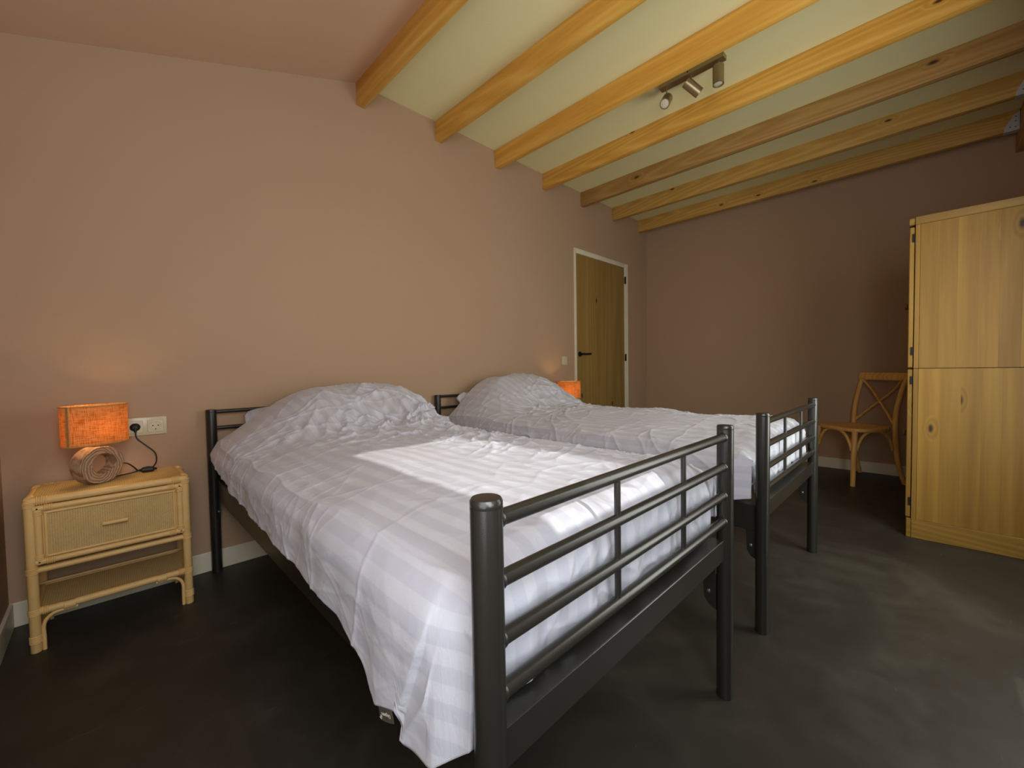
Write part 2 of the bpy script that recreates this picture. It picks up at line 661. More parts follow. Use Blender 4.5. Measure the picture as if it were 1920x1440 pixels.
for x, lab in ((4.607, 'galvanised joist hanger at the end of the last beam by the far wall'), (4.029, 'galvanised joist hanger on the beam just before the last one')):
    bm = NB()
    th = 0.003
    for sx in (-th - 0.001, 0.053):
        vv = [(HY + 0.001, BB - 0.004), (HY + 0.075, BB - 0.004), (HY + 0.070, BB + 0.03), (HY + 0.045, BB + 0.075), (HY + 0.03, BB + 0.105), (HY + 0.001, BB + 0.12)]
        A = [bm.verts.new((sx, a, b)) for a, b in vv]
        B = [bm.verts.new((sx + th, a, b)) for a, b in vv]
        bm.faces.new(A[::-1])
        bm.faces.new(B)
        for i in range(6):
            bm.faces.new((A[i], A[(i + 1) % 6], B[(i + 1) % 6], B[i]))
    box(bm, -th, 0.053 + th, HY + 0.001, HY + 0.075, BB - 0.004, BB - 0.001)
    hg = obj('joist_hanger', bm, m_galv, None, False)
    hg.location = (x, 0, 0)
    tag(hg, lab, 'bracket', 'joist hangers')
    for yy, zz in ((0.02, 0.02), (0.045, 0.025), (0.02, 0.06), (0.02, 0.09)):
        obj('nail', lathe(NB(), [(0.005, 0), (0.004, 0.002)], (-0.004, HY + yy, BB + zz), (-1, 0, 0), 8), m_bolt, hg)

# ------------------------------------------------------------------ beds
BW, BL, HH = 0.908, 2.03, 0.798
BED1 = (0.351, -0.041, 0)
BED2 = (1.662, -0.036, 0)
PR = 0.0222
bed = thing('metal_bed', 'black tubular metal single bed in front, beside the rattan bedside table', 'bed', BED1, 0, 'black metal single beds')


def post(x, y):
    bm = NB()
    tube(bm, [(x, y, 0.0), (x, y, 0.004), (x, y, HH - 0.012)], [PR * 0.97, PR, PR], 24)
    p = obj('post', bm, m_black, bed)
    bm = NB()
    lathe(bm, [(PR * 0.96, HH - 0.013), (PR, HH - 0.010), (PR, HH - 0.004), (PR * 0.9, HH - 0.0005), (PR * 0.6, HH)], (x, y, 0), n=24)
    obj('post_cap', bm, m_black, p)
    return p


for x in (0, BW):
    for y in (0, -BL):
        post(x, y)
FZ = [0.764, 0.679, 0.597, 0.522]
for z in FZ:
    bm = NB()
    tube(bm, [(PR * 0.8, -BL, z), (BW - PR * 0.8, -BL, z)], 0.0115, 16)
    for xx, s in ((PR, 1), (BW - PR, -1)):
        lathe(bm, [(0.0135, -0.004), (0.0135, 0.001), (0.0118, 0.004)], (xx, -BL, z), (s, 0, 0), 16)
    obj('foot_rail', bm, m_black, bed)
for x in (0.325, 0.622):
    for za, zb in zip(FZ, FZ[1:]):
        obj('baluster', tube(NB(), [(x, -BL, zb + 0.008), (x, -BL, za - 0.008)], 0.0062, 12), m_black, bed)
for z in (0.786, 0.706):
    obj('head_rail', tube(NB(), [(PR * 0.8, 0, z), (BW - PR * 0.8, 0, z)], 0.0095, 14), m_black, bed)
# angle-iron rails: upright leg outside, ledge inside
ZT, ZB = 0.470, 0.412


def angle(name, a, b, inward, ztop=ZT, zbot=ZB):
    bm = NB()
    (x0, y0), (x1, y1) = a, b
    ix, iy = inward
    box(bm, min(x0, x1) - 0.0015 * abs(ix), max(x0, x1) + 0.0015 * abs(ix), min(y0, y1) - 0.0015 * abs(iy), max(y0, y1) + 0.0015 * abs(iy), zbot, ztop, 0.001, 1)
    box(bm, min(x0, x1, x0 + ix * 0.035), max(x0, x1, x1 + ix * 0.035), min(y0, y1, y0 + iy * 0.035), max(y0, y1, y1 + iy * 0.035), ztop - 0.003, ztop, 0.001, 1)
    return obj(name, bm, m_black, bed, False)


angle('end_rail', (PR, -BL - 0.004), (BW - PR, -BL - 0.004), (0, 1))
angle('end_rail', (PR, 0.002), (BW - PR, 0.002), (0, -1))
angle('side_rail', (0.012, -BL + PR), (0.012, -PR), (1, 0), 0.455, 0.36)
angle('side_rail', (BW - 0.012, -BL + PR), (BW - 0.012, -PR), (-1, 0), 0.455, 0.36)
for x, s in ((0, 1), (BW, -1)):
    for y, sy in ((0, -1), (-BL, 1)):
        bm = NB()
        xx = x + s * 0.012
        ya, yb = y + sy * PR * 0.9, y + sy * (PR + 0.035)
        vv = [(ya, 0.36), (yb, 0.36), (yb - sy * 0.004, 0.285), (yb - sy * 0.016, 0.265), (ya, 0.255)]
        A = [bm.verts.new((xx - 0.003, a, b)) for a, b in vv]
        B = [bm.verts.new((xx + 0.003, a, b)) for a, b in vv]
        bm.faces.new(A)
        bm.faces.new(B[::-1])
        for i in range(5):
            bm.faces.new((A[i], A[(i + 1) % 5], B[(i + 1) % 5], B[i]))
        br = obj('corner_bracket', bm, m_black, bed, False)
        bm = NB()
        for q in (-1, 1):
            lathe(bm, [(0.006, 0), (0.006, 0.003), (0.003, 0.0045)], (xx + q * 0.003, y + sy * (PR + 0.018), 0.305), (q, 0, 0), 10)
        obj('bolt', bm, m_bolt, br)
bed2 = dup(bed, BED2, 0, 'black tubular metal single bed behind, between the front bed and the door')

# mattresses
def mattress_bm():
    bm = NB()
    box(bm, 0.045, BW - 0.045, -BL + 0.075, -0.04, ZT + 0.001, 0.585, 0.035, 3)
    return bm


mt = obj('mattress', mattress_bm(), m_mattress)
mt.location = BED1
tag(mt, 'white mattress under the duvet on the front black metal bed', 'mattress', 'mattresses')
mt2 = mt.copy()
C.objects.link(mt2)
mt2.location = BED2
tag(mt2, 'white mattress under the duvet on the rear black metal bed')

# ------------------------------------------------------------------ duvets
rng = np.random.RandomState(3)


def vnoise(x, y, seed=0):
    r = np.random.RandomState(seed)
    T = r.rand(64, 64)
    xi = np.floor(x).astype(int)
    yi = np.floor(y).astype(int)
    fx, fy = x - xi, y - yi
    fx = fx * fx * fx * (fx * (fx * 6 - 15) + 10)
    fy = fy * fy * fy * (fy * (fy * 6 - 15) + 10)
    g = lambda a, b: T[a % 64, b % 64]
    return (g(xi, yi) * (1 - fx) + g(xi + 1, yi) * fx) * (1 - fy) + (g(xi, yi + 1) * (1 - fx) + g(xi + 1, yi + 1) * fx) * fy


def ridge(x, y, seed):
    return 1 - np.abs(2 * vnoise(x, y, seed) - 1)


def sstep(a, b, x):
    t = np.clip((x - a) / (b - a), 0, 1)
    return t * t * (3 - 2 * t)


def over_edge(d, r, flare):
    """arc length d past the edge -> (outward, down)"""
    q = r * PI / 2
    th = np.clip(d, 0, q) / r
    rest = np.clip(d - q, 0, None)
    out = r * np.sin(th) + rest * flare
    down = r * (1 - np.cos(th)) + rest * math.sqrt(max(0, 1 - flare * flare))
    return np.where(d < 0, 0, out), np.where(d < 0, 0, down)


def duvet(name, loc, seed, P, NA=340, NBB=500):
    """A draped cover in bed coordinates: a runs across, b runs from the head down over the foot."""
    xl, xr, yf, r = P['xl'], P['xr'], P['yf'], P['r']
    tt = np.linspace(0, 1, NBB)
    b = P['y0'] + (P['ltot']) * tt            # distance from the head
    ss = np.linspace(0, 1, NA)
    Bg, Sg = np.meshgrid(b, ss, indexing='ij')
    lL = np.interp(b, *P['left'])[:, None]
    lR = np.interp(b, *P['right'])[:, None]
    s0, s1 = 0.24, 0.84                        # the overhangs get their own share of the columns
    a = np.where(Sg < s0, xl - lL * (1 - Sg / s0), np.where(Sg < s1, xl + (xr - xl) * (Sg - s0) / (s1 - s0), xr + lR * (Sg - s1) / (1 - s1)))
    # hems are not straight
    dL, dR = xl - a, a - xr
    # the head end of the cloth is ragged a little
    Bw = Bg + (1 - sstep(0, 0.35, Bg - P['y0'])) * (P['head'](a))
    dF = Bw - yf
    fl = P.get('flare', 0.06)
    oL, hL = over_edge(dL, r, fl)
    oR, hR = over_edge(dR, r, fl)
    oF, hF = over_edge(dF, r * 0.9, 0.0)
    x = np.clip(a, xl, xr) - oL + oR
    wc = sstep(-0.03, 0.12, np.maximum(dL, dR))    # beside the post the side flap just runs on
    oF = oF * (1 - wc) + np.clip(dF, 0, None) * 0.305 * wc
    hF = hF * (1 - wc) ** 1.5
    yb = np.minimum(Bw, yf) + oF
    # corner: cloth past both edges swings in towards the post
    cL = np.minimum(np.clip(dL, 0, None), np.clip(dF, 0, None))
    cR = np.minimum(np.clip(dR, 0, None), np.clip(dF, 0, None))
    x = x + 0.024 * sstep(0.0, 0.24, dF) * (np.clip(dL, 0, 0.1) - np.clip(dR, 0, 0.1)) / 0.1
    drop = np.sqrt((hL + hR) ** 2 + hF ** 2)
    # crown and pillow mound
    u = (np.clip(a, xl, xr) - (xl + xr) / 2) / ((xr - xl) / 2)
    top = P['ztop'] - P['crown'] * np.abs(u) ** 3.0 + P['tilt'] * u
    px0, px1, px2, px3 = P['mound_x']
    Wx = sstep(px0, px1, a) * (1 - P['mound_fall'] * sstep(px2, px3, a))
    Wx = 0.55 * Wx + 0.45 * np.clip((a - px0) / (px1 - px0), 0, 1) * (1 - P['mound_fall'] * sstep(px2, px3, a))
    by = Bw + 0.03 * np.sin(a * 7 + seed) + 0.05 * (vnoise(a * 5 + 9, Bw * 2, seed) - 0.5)
    Wy = (0.72 + 0.28 * sstep(-0.02, 0.16, by)) * (1 - sstep(0.24, 0.72, by)) ** 0.9
    mound = P['mound'] * Wx * Wy
    z = top + mound - drop
    # puffy quilting in broad cells
    onTop = np.clip(1 - drop / 0.12, 0, 1)
    puff = 0.012 * (vnoise(a * 4.2, Bw * 3.2, seed + 1) - 0.5) * 2
    # wrinkles: warped, stretched ridges
    wx = a + 0.10 * (vnoise(a * 4, Bw * 4, seed + 2) - 0.5)
    wy = Bw + 0.16 * (vnoise(a * 3 + 5, Bw * 3, seed + 3) - 0.5)
    w1 = ridge(wx * 6 + wy * 5.0, wy * 3.2 - wx * 3.0, seed + 4) ** 4
    w2 = ridge(wx * 13 - wy * 6, wy * 9 + wx * 4, seed + 5) ** 5
    w3 = ridge(wx * 24 + wy * 9, wy * 11 - wx * 8, seed + 6) ** 4
    zone = 0.38 + 0.9 * np.exp(-((Bw - 0.66) / 0.22) ** 2) * sstep(xl + 0.05, xl + 0.35, a) + 0.35 * sstep(0.1, 0.5, u)
    zone = zone * (0.55 + 0.45 * sstep(-0.95, -0.1, u))
    mask = 0.35 + 1.0 * vnoise(a * 3.1 + 2, Bw * 2.3, seed + 8)
    def thread(x_, y_, sd_, w_):
        return np.exp(-np.abs(vnoise(x_, y_, sd_) - 0.5) / w_)
    f1 = thread(wx * 5 + wy * 7, wy * 2.6 - wx * 3.4, seed + 21, 0.035)
    f2 = thread(wx * 9 - wy * 11, wy * 6 + wx * 3, seed + 22, 0.04)
    f3 = thread(wx * 16 + wy * 5, wy * 13 - wx * 9, seed + 23, 0.05)
    wr = (0.0135 * w1 + 0.0112 * w2 + 0.0058 * w3) * zone * mask
    wr = wr + (0.0085 * f1 + 0.0065 * f2 + 0.0032 * f3) * (0.55 + zone) * np.clip(mask - 0.30, 0, 1)
    # pinched folds where the cover meets the foot of the pillow
    valley = np.exp(-((by - 0.60) / 0.10) ** 2) * Wx
    fan = np.sin(a * 62 + 9 * vnoise(a * 6, Bw * 6, seed + 9) + (Bw - 0.6) * 26)
    wr = wr + valley * 0.0075 * fan * (0.3 + vnoise(a * 7, Bw * 7, seed + 11)) - 0.020 * valley * np.clip(vnoise(a * 4 + 3, Bw * 3, seed + 12) * 2 - 0.7, 0, 1)
    # ironed-in creases: sharp low ridges across and along
    cr = np.zeros_like(a)
    for bc, sl_, am in P['cross']:
        d = Bw - (bc + sl_ * a + 0.035 * (vnoise(a * 4 + bc * 9, a * 0 + bc, seed + 13) - 0.5) * 2 + 0.008 * (vnoise(a * 17 + bc * 9, a * 0 + bc, seed + 33) - 0.5) * 2)
        cr += 1.0 * am * np.exp(-np.abs(d) / 0.005) * np.clip(2.2 * vnoise(a * 4.3 + bc * 7, a * 0 + bc * 3, seed + 31) - 0.45, 0.05, 1)
    for ac, sl_, am in P['along']:
        d = a - (ac + sl_ * Bw + 0.014 * (vnoise(Bw * 6 + ac * 5, Bw * 0 + 3, seed + 14) - 0.5) * 2)
        cr += am * np.exp(-np.abs(d) / 0.006)
    # vertical flutes on the hanging sides
    side = np.clip((dL - 0.05) / 0.2, 0, 1) + np.clip((dR - 0.05) / 0.2, 0, 1)
    flute = side * (0.0035 * np.sin(Bw * 21 + 4 * vnoise(Bw * 4, a * 2, seed + 15)) + 0.0015 * np.sin(Bw * 47 + seed))
    footflute = np.clip((dF - 0.04) / 0.15, 0, 1) * (0.007 * np.sin(a * 38 + 5 * vnoise(a * 5, Bw, seed + 16)) + 0.005 * np.sin(a * 75))
    # geometric normal, then displace along it
    disp = puff * (0.4 + 0.6 * onTop) + wr + cr * 0.9
    if 'fold' in P:
        (bt, bb) = P['fold']      # a pleat on the left side near the foot: front flap laid over a lower layer
        line = bt + (bb - bt) * np.clip((dL - 0.06) / 0.27, 0, 1)
        d = Bw - line
        w_ = sstep(0.09, 0.16, dL)
        disp = disp + 0.010 * w_ * (1 - sstep(0.0, 0.004, d)) * sstep(-0.5, -0.01, d)
        mid = (Bw - (line + 0.10 - 0.25 * np.clip(dL, 0, 0.4)))
        disp = disp + w_ * 0.008 * np.exp(-np.abs(mid) / 0.010)
    corner = sstep(-0.02, 0.06, dF) * sstep(-0.05, 0.05, np.maximum(dL, dR))
    disp = disp * (1 - 0.85 * corner)
    flute = flute * (1 - corner)
    footflute = footflute * (1 - corner)
    X = np.stack([x, -yb, z], -1)
    gu = np.gradient(X, axis=1)
    gv = np.gradient(X, axis=0)
    nr = np.cross(gv, gu)
    nr /= np.linalg.norm(nr, axis=-1, keepdims=True) + 1e-9
    if nr[NBB // 2, NA // 2, 2] < 0:
        nr = -nr
    X = X + nr * disp[..., None]
    X[..., 0] -= flute * (dL > 0) - flute * (dR > 0)
    X[..., 1] -= footflute * np.clip(1 - side, 0, 1) * 0.6
    # keep clear of the rails and posts
    xx, yy, zz = X[..., 0], X[..., 1], X[..., 2]
    inside = (xx > 0.0) & (xx < BW)
    np.copyto(yy, np.maximum(yy, -BL + 0.019), where=inside)
    np.copyto(zz, np.maximum(zz, 0.490), where=inside & (yy < -BL + 0.08))
    np.copyto(xx, np.minimum(xx, -0.004), where=dL > 0.10)
    np.copyto(xx, np.maximum(xx, BW + 0.004), where=dR > 0.10)
    for pxx in (0, BW):
        for pyy in (0, -BL):
            ddx, ddy = xx - pxx, yy - pyy
            rr = np.sqrt(ddx ** 2 + ddy ** 2) + 1e-6
            k_ = np.where(rr < PR + 0.009, (PR + 0.009) / rr, 1.0)
            xx[...] = pxx + ddx * k_
            yy[...] = pyy + ddy * k_
    V = X.reshape(-1, 3)
    idx = np.arange(NA * NBB).reshape(NBB, NA)
    Fq = np.stack([idx[:-1, :-1], idx[:-1, 1:], idx[1:, 1:], idx[1:, :-1]], -1).reshape(-1, 4)
    me = bpy.data.meshes.new(name)
    me.from_pydata(V.tolist(), [], Fq.tolist())
    uvl = me.uv_layers.new(name='cloth')
    UV = np.stack([a, Bw], -1).reshape(-1, 2)
    li = np.zeros(len(me.loops), dtype=np.int32)
    me.loops.foreach_get('vertex_index', li)
    uvl.data.foreach_set('uv', UV[li].astype(np.float32).ravel())
    # normals must point up
    me.update()
    if me.polygons[(NBB // 2) * (NA - 1) + NA // 2].normal.z < 0:
        me.flip_normals()
    o = link(name, me, m_duvet, None, True, 180)
    o.location = loc
    sd = o.modifiers.new('thickness', 'SOLIDIFY')
    sd.thickness = 0.012
    sd.offset = -1
    return o, X, a, Bw


P1 = dict(xl=0.055, xr=BW - 0.045, yf=1.925, r=0.085, y0=0.085, ltot=2.084,
          left=([0, 0.25, 0.5, 0.9, 1.3, 1.6, 1.72, 1.79, 1.855, 1.866, 1.98, 2.18], [0.10, 0.13, 0.17, 0.205, 0.215, 0.23, 0.258, 0.295, 0.272, 0.322, 0.312, 0.262]),
          right=([0, 0.4, 1.5, 2.2], [0.14, 0.2, 0.22, 0.2]),
          head=lambda a: 0.02 * np.sin(a * 5) + 0.05 * np.clip(0.25 - a, 0, 0.3),
          ztop=0.698, crown=0.035, tilt=0.010,
          mound=0.190, mound_x=(-0.06, 0.42, 0.76, 1.12), mound_fall=0.45,
          cross=[(0.40, 0.10, 0.004), (0.55, 0.06, 0.005), (0.74, -0.06, 0.005), (0.98, -0.04, 0.004), (1.22, 0.02, 0.0045), (1.47, -0.02, 0.0045), (1.70, 0.03, 0.004)],
          along=[(-0.005, 0.012, 0.006), (0.27, 0.0, 0.0025), (0.60, -0.01, 0.0025), (0.83, 0.0, 0.003)],
          fold=(1.955, 1.835))
dv1, *G1 = duvet('duvet', BED1, 11, P1)
tag(dv1, 'white satin-striped duvet on the front bed with a bright sun patch and hanging corner label', 'duvet', 'white striped duvets')
P2 = dict(P1)
P2.update(left=([0, 0.25, 0.5, 0.9, 1.5, 2.2], [0.12, 0.15, 0.2, 0.24, 0.26, 0.22]), mound=0.212, mound_x=(-0.06, 0.40, 0.66, 1.05), mound_fall=0.42, ztop=0.702,
          head=lambda a: 0.02 * np.sin(a * 6 + 1) + 0.10 * np.clip(0.3 - a, 0, 0.3), ltot=2.07,
          cross=[(0.42, 0.08, 0.004), (0.62, 0.05, 0.005), (0.85, -0.05, 0.004), (1.12, 0.03, 0.004), (1.40, 0.0, 0.004), (1.68, 0.02, 0.004)])
P2.pop('fold')
dv2, *G2 = duvet('duvet', BED2, 37, P2, 300, 440)
tag(dv2, 'white satin-striped duvet on the rear bed, its foot end hanging behind the second footboard', 'duvet', 'white striped duvets')


# pillows under the duvets' head ends, pressed down by the cover above them
def pillow(name, bed_at, ctr, w, d, h, rx, G, label):
    X, ga, gb = G
    n = 34
    cr, sr = math.cos(rx), math.sin(rx)
    sel = (gb < 0.75)
    pa, pb, pz = X[..., 0][sel], -X[..., 1][sel], X[..., 2][sel]
    # lowest cover height in 1 cm cells
    H, Wd = 100, 130
    cell = np.full((H, Wd), 9.0)
    np.minimum.at(cell, (np.clip((pb * 100).astype(int), 0, H - 1), np.clip(((pa + 0.15) * 100).astype(int), 0, Wd - 1)), pz)

    def ceil_at(x, y):
        i, j = int(-y * 100), int((x + 0.15) * 100)
        c = cell[max(0, i - 2):i + 3, max(0, j - 2):j + 3]
        return float(c.min()) - 0.018 if c.size else 9.0
    bmx = bmesh.new()
    rows = {}
    for s in (1, -1):
        for j in range(n + 1):
            for i in range(n + 1):
                u, v = i / n * 2 - 1, j / n * 2 - 1
                e = (1 - abs(u) ** 3.2) * (1 - abs(v) ** 3.2)
                pin = 1 - 0.07 * (1 - abs(u) ** 2) * abs(v) ** 4
                pin2 = 1 - 0.07 * (1 - abs(v) ** 2) * abs(u) ** 4
                zz = s * h / 2 * max(e, 0) ** 0.42 + 0.003 * math.sin(9 * u + 3 * v) * e
                lx, ly = u * w / 2 * pin2, v * d / 2 * pin
                x = ctr[0] + lx
                y = ctr[1] + ly * cr - zz * sr
                z = ctr[2] + ly * sr + zz * cr
                z = min(z, ceil_at(x, y) - (0.0 if s > 0 else 0.004))
                z = max(z, 0.588 if s < 0 else 0.590)
                rows[s, i, j] = bmx.verts.new((x, y, z))
    for s in (1, -1):
        for j in range(n):
            for i in range(n):
                q = [rows[s, i, j], rows[s, i + 1, j], rows[s, i + 1, j + 1], rows[s, i, j + 1]]
                bmx.faces.new(q if s == 1 else q[::-1])
    bmesh.ops.remove_doubles(bmx, verts=bmx.verts, dist=1e-4)
    uvl = bmx.loops.layers.uv.new('cloth')
    for f in bmx.faces:
        for l in f.loops:
            l[uvl].uv = (l.vert.co.x, l.vert.co.y)
    o = obj(name, bmx, m_pillow, None, True, 180)
    o.location = bed_at
    return tag(o, label, 'pillow', 'pillows under the duvets')


pillow('pillow', BED1, (0.45, -0.225, 0.725), 0.66, 0.35, 0.20, math.radians(12), G1, 'white pillow under the duvet on the front bed, corner showing')
pillow('pillow', BED2, (0.46, -0.225, 0.735), 0.70, 0.35, 0.20, math.radians(12), G2, 'white pillow under the duvet on the rear bed, corner by the headboard rails')


# ------------------------------------------------------------------ rattan bedside tables
NSW, NSD, NSH = 0.456, 0.285, 0.545
LR = 0.0145
ns = thing('bedside_table', 'rattan bedside table with a woven drawer, left of the front bed', 'bedside table', (0.002, -0.158, 0), 0, 'rattan bedside tables')
hx, hy = NSW / 2 - LR, NSD / 2 - LR


def wraps(bm, p, axis, r, count=4, pitch=0.0055):
    """bands of split cane wound round a pole"""
    ax = Vector(axis).normalized()
    for k in range(count):
        c = Vector(p) + ax * (k - (count - 1) / 2) * pitch
        lathe(bm, [(r, -0.0026), (r + 0.0022, -0.0012), (r + 0.0026, 0), (r + 0.0022, 0.0012), (r, 0.0026)], c, ax, 14, False)


for sx in (-1, 1):
    for sy in (-1, 1):
        bm = NB()
        x, y = sx * hx, sy * hy
        tube(bm, [(x, y, 0), (x, y, 0.003), (x, y, NSH - 0.012)], [LR * 0.9, LR, LR], 16)
        lg = obj('leg', bm, m_rattan, ns)
        bm = NB()
        for z, c in ((0.045, 5), (0.141, 4), (0.287, 4), (0.522, 4)):
            wraps(bm, (x, y, z), (0, 0, 1), LR, c)
        obj('cane_binding', bm, m_rattan, lg)['kind'] = 'stuff'
# top frame of poles with mitred corners and a woven panel
bm = NB()
zt = NSH - 0.0135
for sy in (-1, 1):
    tube(bm, [(-hx, sy * hy, zt), (hx, sy * hy, zt)], 0.0135, 16)
for sx in (-1, 1):
    tube(bm, [(sx * hx, -hy, zt), (sx * hx, hy, zt)], 0.0135, 16)
for sx in (-1, 1):
    for sy in (-1, 1):
        lathe(bm, [(0.004, -0.0140), (0.013, -0.010), (0.0150, 0), (0.013, 0.010), (0.004, 0.0140)], (sx * hx, sy * hy, zt), n=16)
tf = obj('top_frame', bm, m_rattan, ns)
bm = NB()
for sx in (-1, 1):
    for sy in (-1, 1):
        wraps(bm, (sx * (hx - 0.03), sy * hy, zt), (1, 0, 0), 0.0135, 5)
        wraps(bm, (sx * hx, sy * (hy - 0.03), zt), (0, 1, 0), 0.0135, 5)
obj('cane_binding', bm, m_rattan, tf)['kind'] = 'stuff'
obj('table_top', box(NB(), -hx, hx, -hy, hy, NSH - 0.014, NSH - 0.001, 0.001, 1), m_weave_top, ns, False)
# case sides, back, floor
bm = NB()
box(bm, -hx - 0.003, -hx + 0.003, -hy + LR, hy - LR, 0.287, zt)
box(bm, hx - 0.003, hx + 0.003, -hy + LR, hy - LR, 0.287, zt)
box(bm, -hx + LR, hx - LR, hy - 0.003, hy + 0.003, 0.287, zt)
box(bm, -hx + LR, hx - LR, -hy + 0.03, hy - LR, 0.285, 0.291)
obj('case', bm, rattan_weave('rattan_weave_side', 'Y', 'Z'), ns, False)
bm = NB()
for sy in (-1, 1):
    tube(bm, [(-hx, sy * hy, 0.287), (hx, sy * hy, 0.287)], 0.010, 14)
for sx in (-1, 1):
    tube(bm, [(sx * hx, -hy, 0.287), (sx * hx, hy, 0.287)], 0.010, 14)
obj('lower_frame', bm, m_rattan, ns)
# shelf
bm = NB()
for sy in (-1, 1):
    tube(bm, [(-hx, sy * hy, 0.141), (hx, sy * hy, 0.141)], 0.0125, 14)
for sx in (-1, 1):
    tube(bm, [(sx * hx, -hy, 0.141), (sx * hx, hy, 0.141)], 0.0125, 14)
tube(bm, [(-hx, hy - 0.02, 0.160), (hx, hy - 0.02, 0.160)], 0.005, 10)
for sx in (-1, 1):
    wraps(bm, (sx * (hx - 0.022), -hy, 0.141), (1, 0, 0), 0.0125, 4)
    lathe(bm, [(0.0125, -0.016), (0.0150, -0.014), (0.0150, 0.014), (0.0125, 0.016)], (sx * (hx - 0.085), -hy, 0.1385), (1, 0, 0), 14, False)
obj('shelf_frame', bm, m_rattan, ns)
obj('shelf', box(NB(), -hx, hx, -hy, hy, 0.137, 0.147, 0.001, 1), m_weave_top, ns, False)
# curved braces from foot to shelf
for sx in (-1, 1):
    for sy in (-1, 1):
        bm = NB()
        x = sx * (hx - LR - 0.005)
        y = sy * hy
        pts = spline([(x, y, 0.0), (x, y, 0.045), (x, y, 0.085), (x - sx * 0.010, y, 0.110), (x - sx * 0.034, y, 0.124), (x - sx * 0.085, y, 0.1245)], 5)
        tube(bm, pts, 0.0058, 10)
        obj('curved_brace', bm, m_rattan, ns)
# drawer
dr = obj('drawer', box(NB(), -0.203, 0.203, -hy - 0.004, hy - 0.03, 0.305, 0.515, 0.002, 1), m_rattan, ns, False)
yf = -hy - 0.006
bm = NB()
for z in (0.317, 0.506):
    tube(bm, [(-0.204, yf, z), (0.204, yf, z)], 0.0105, 14)
for x in (-0.1945, 0.1945):
    tube(bm, [(x, yf, 0.31), (x, yf, 0.513)], 0.0105, 14)
for z in (0.334, 0.489):
    tube(bm, [(-0.178, yf - 0.003, z), (0.178, yf - 0.003, z)], 0.0045, 10)
for x in (-0.176, 0.176):
    tube(bm, [(x, yf - 0.003, 0.334), (x, yf - 0.003, 0.489)], 0.0045, 10)
for sx in (-1, 1):
    for z in (0.317, 0.506):
        wraps(bm, (sx * 0.168, yf, z), (1, 0, 0), 0.0105, 4)
        wraps(bm, (sx * 0.1945, yf, z + (0.016 if z < 0.4 else -0.016)), (0, 0, 1), 0.0105, 3)
obj('drawer_frame', bm, m_rattan, dr)
obj('woven_front', box(NB(), -0.178, 0.178, yf - 0.002, yf + 0.003, 0.332, 0.491), m_weave, dr, False)
bm = NB()
tube(bm, [(-0.036, yf - 0.022, 0.414), (-0.034, yf - 0.022, 0.414), (0.034, yf - 0.022, 0.414), (0.036, yf - 0.022, 0.414)], [0.0055, 0.0078, 0.0078, 0.0055], 14)
for x in (-0.022, 0.022):
    tube(bm, [(x, yf, 0.414), (x, yf - 0.02, 0.414)], 0.004, 10)
obj('drawer_handle', bm, m_rattan, dr)
NS2 = (2.985, -0.158, 0)
dup(ns, NS2, 0, 'rattan bedside table beyond the rear bed, hidden behind its pillow')

# ------------------------------------------------------------------ table lamps
lamp = thing('table_lamp', 'lit table lamp with oval orange linen shade on the near rattan bedside table', 'lamp', (-0.040, -0.170, NSH), math.radians(34), 'lit bedside lamps')
# oval wooden ring: faces -y of the lamp
ORX, ORZ, IRX, IRZ, DEP = 0.074, 0.0735, 0.040, 0.038, 0.056
bm = NB()
n = 56
rows = []
for (fx, fz, y, ox, oz) in ((ORX, ORZ, DEP / 2, 0, 0), (ORX * 1.0, ORZ * 1.0, -DEP / 2 + 0.004, 0, 0), (ORX - 0.003, ORZ - 0.003, -DEP / 2, 0, 0), (IRX + 0.003, IRZ + 0.003, -DEP / 2, 0.006, 0.004), (IRX, IRZ, -DEP / 2 + 0.004, 0.006, 0.004), (IRX, IRZ, DEP / 2, 0.006, 0.004)):
    ring_ = []
    for k_ in range(n):
        th = 2 * PI * k_ / n
        wob = 1 + 0.012 * math.sin(3 * th + 1) + 0.008 * math.sin(5 * th)
        ring_.append(bm.verts.new((ox + fx * math.cos(th) * wob, y, max(0.0, ORZ - 0.001 + oz + fz * math.sin(th) * wob))))
    rows.append(ring_)
rows.append(rows[0])
for A, B in zip(rows, rows[1:]):
    for k_ in range(n):
        bm.faces.new((A[k_], A[(k_ + 1) % n], B[(k_ + 1) % n], B[k_]))
obj('ring_base', bm, m_ring, lamp)
bm = NB()
tube(bm, [(0, 0, 2 * ORZ - 0.004), (0, 0, 2 * ORZ + 0.030)], 0.009, 12)
lathe(bm, [(0.018, 0), (0.018, 0.025), (0.014, 0.03)], (0, 0, 2 * ORZ + 0.008), n=16)
obj('bulb_holder', bm, m_plastic, lamp)
bm = NB()
lathe(bm, [(0.004, 0.0), (0.012, 0.006), (0.020, 0.024), (0.022, 0.036), (0.018, 0.050), (0.008, 0.058)], (0, 0, 2 * ORZ + 0.036), n=18)
obj('bulb', bm, m_bulb, lamp)
SA, SB_, SZ0, SZ1 = 0.107, 0.060, 0.155, 0.310
bm = NB()
n = 64


def oval(z, g=0.0):
    return [bm.verts.new(((SA + g) * math.cos(2 * PI * k_ / n), (SB_ + g) * math.sin(2 * PI * k_ / n), z)) for k_ in range(n)]


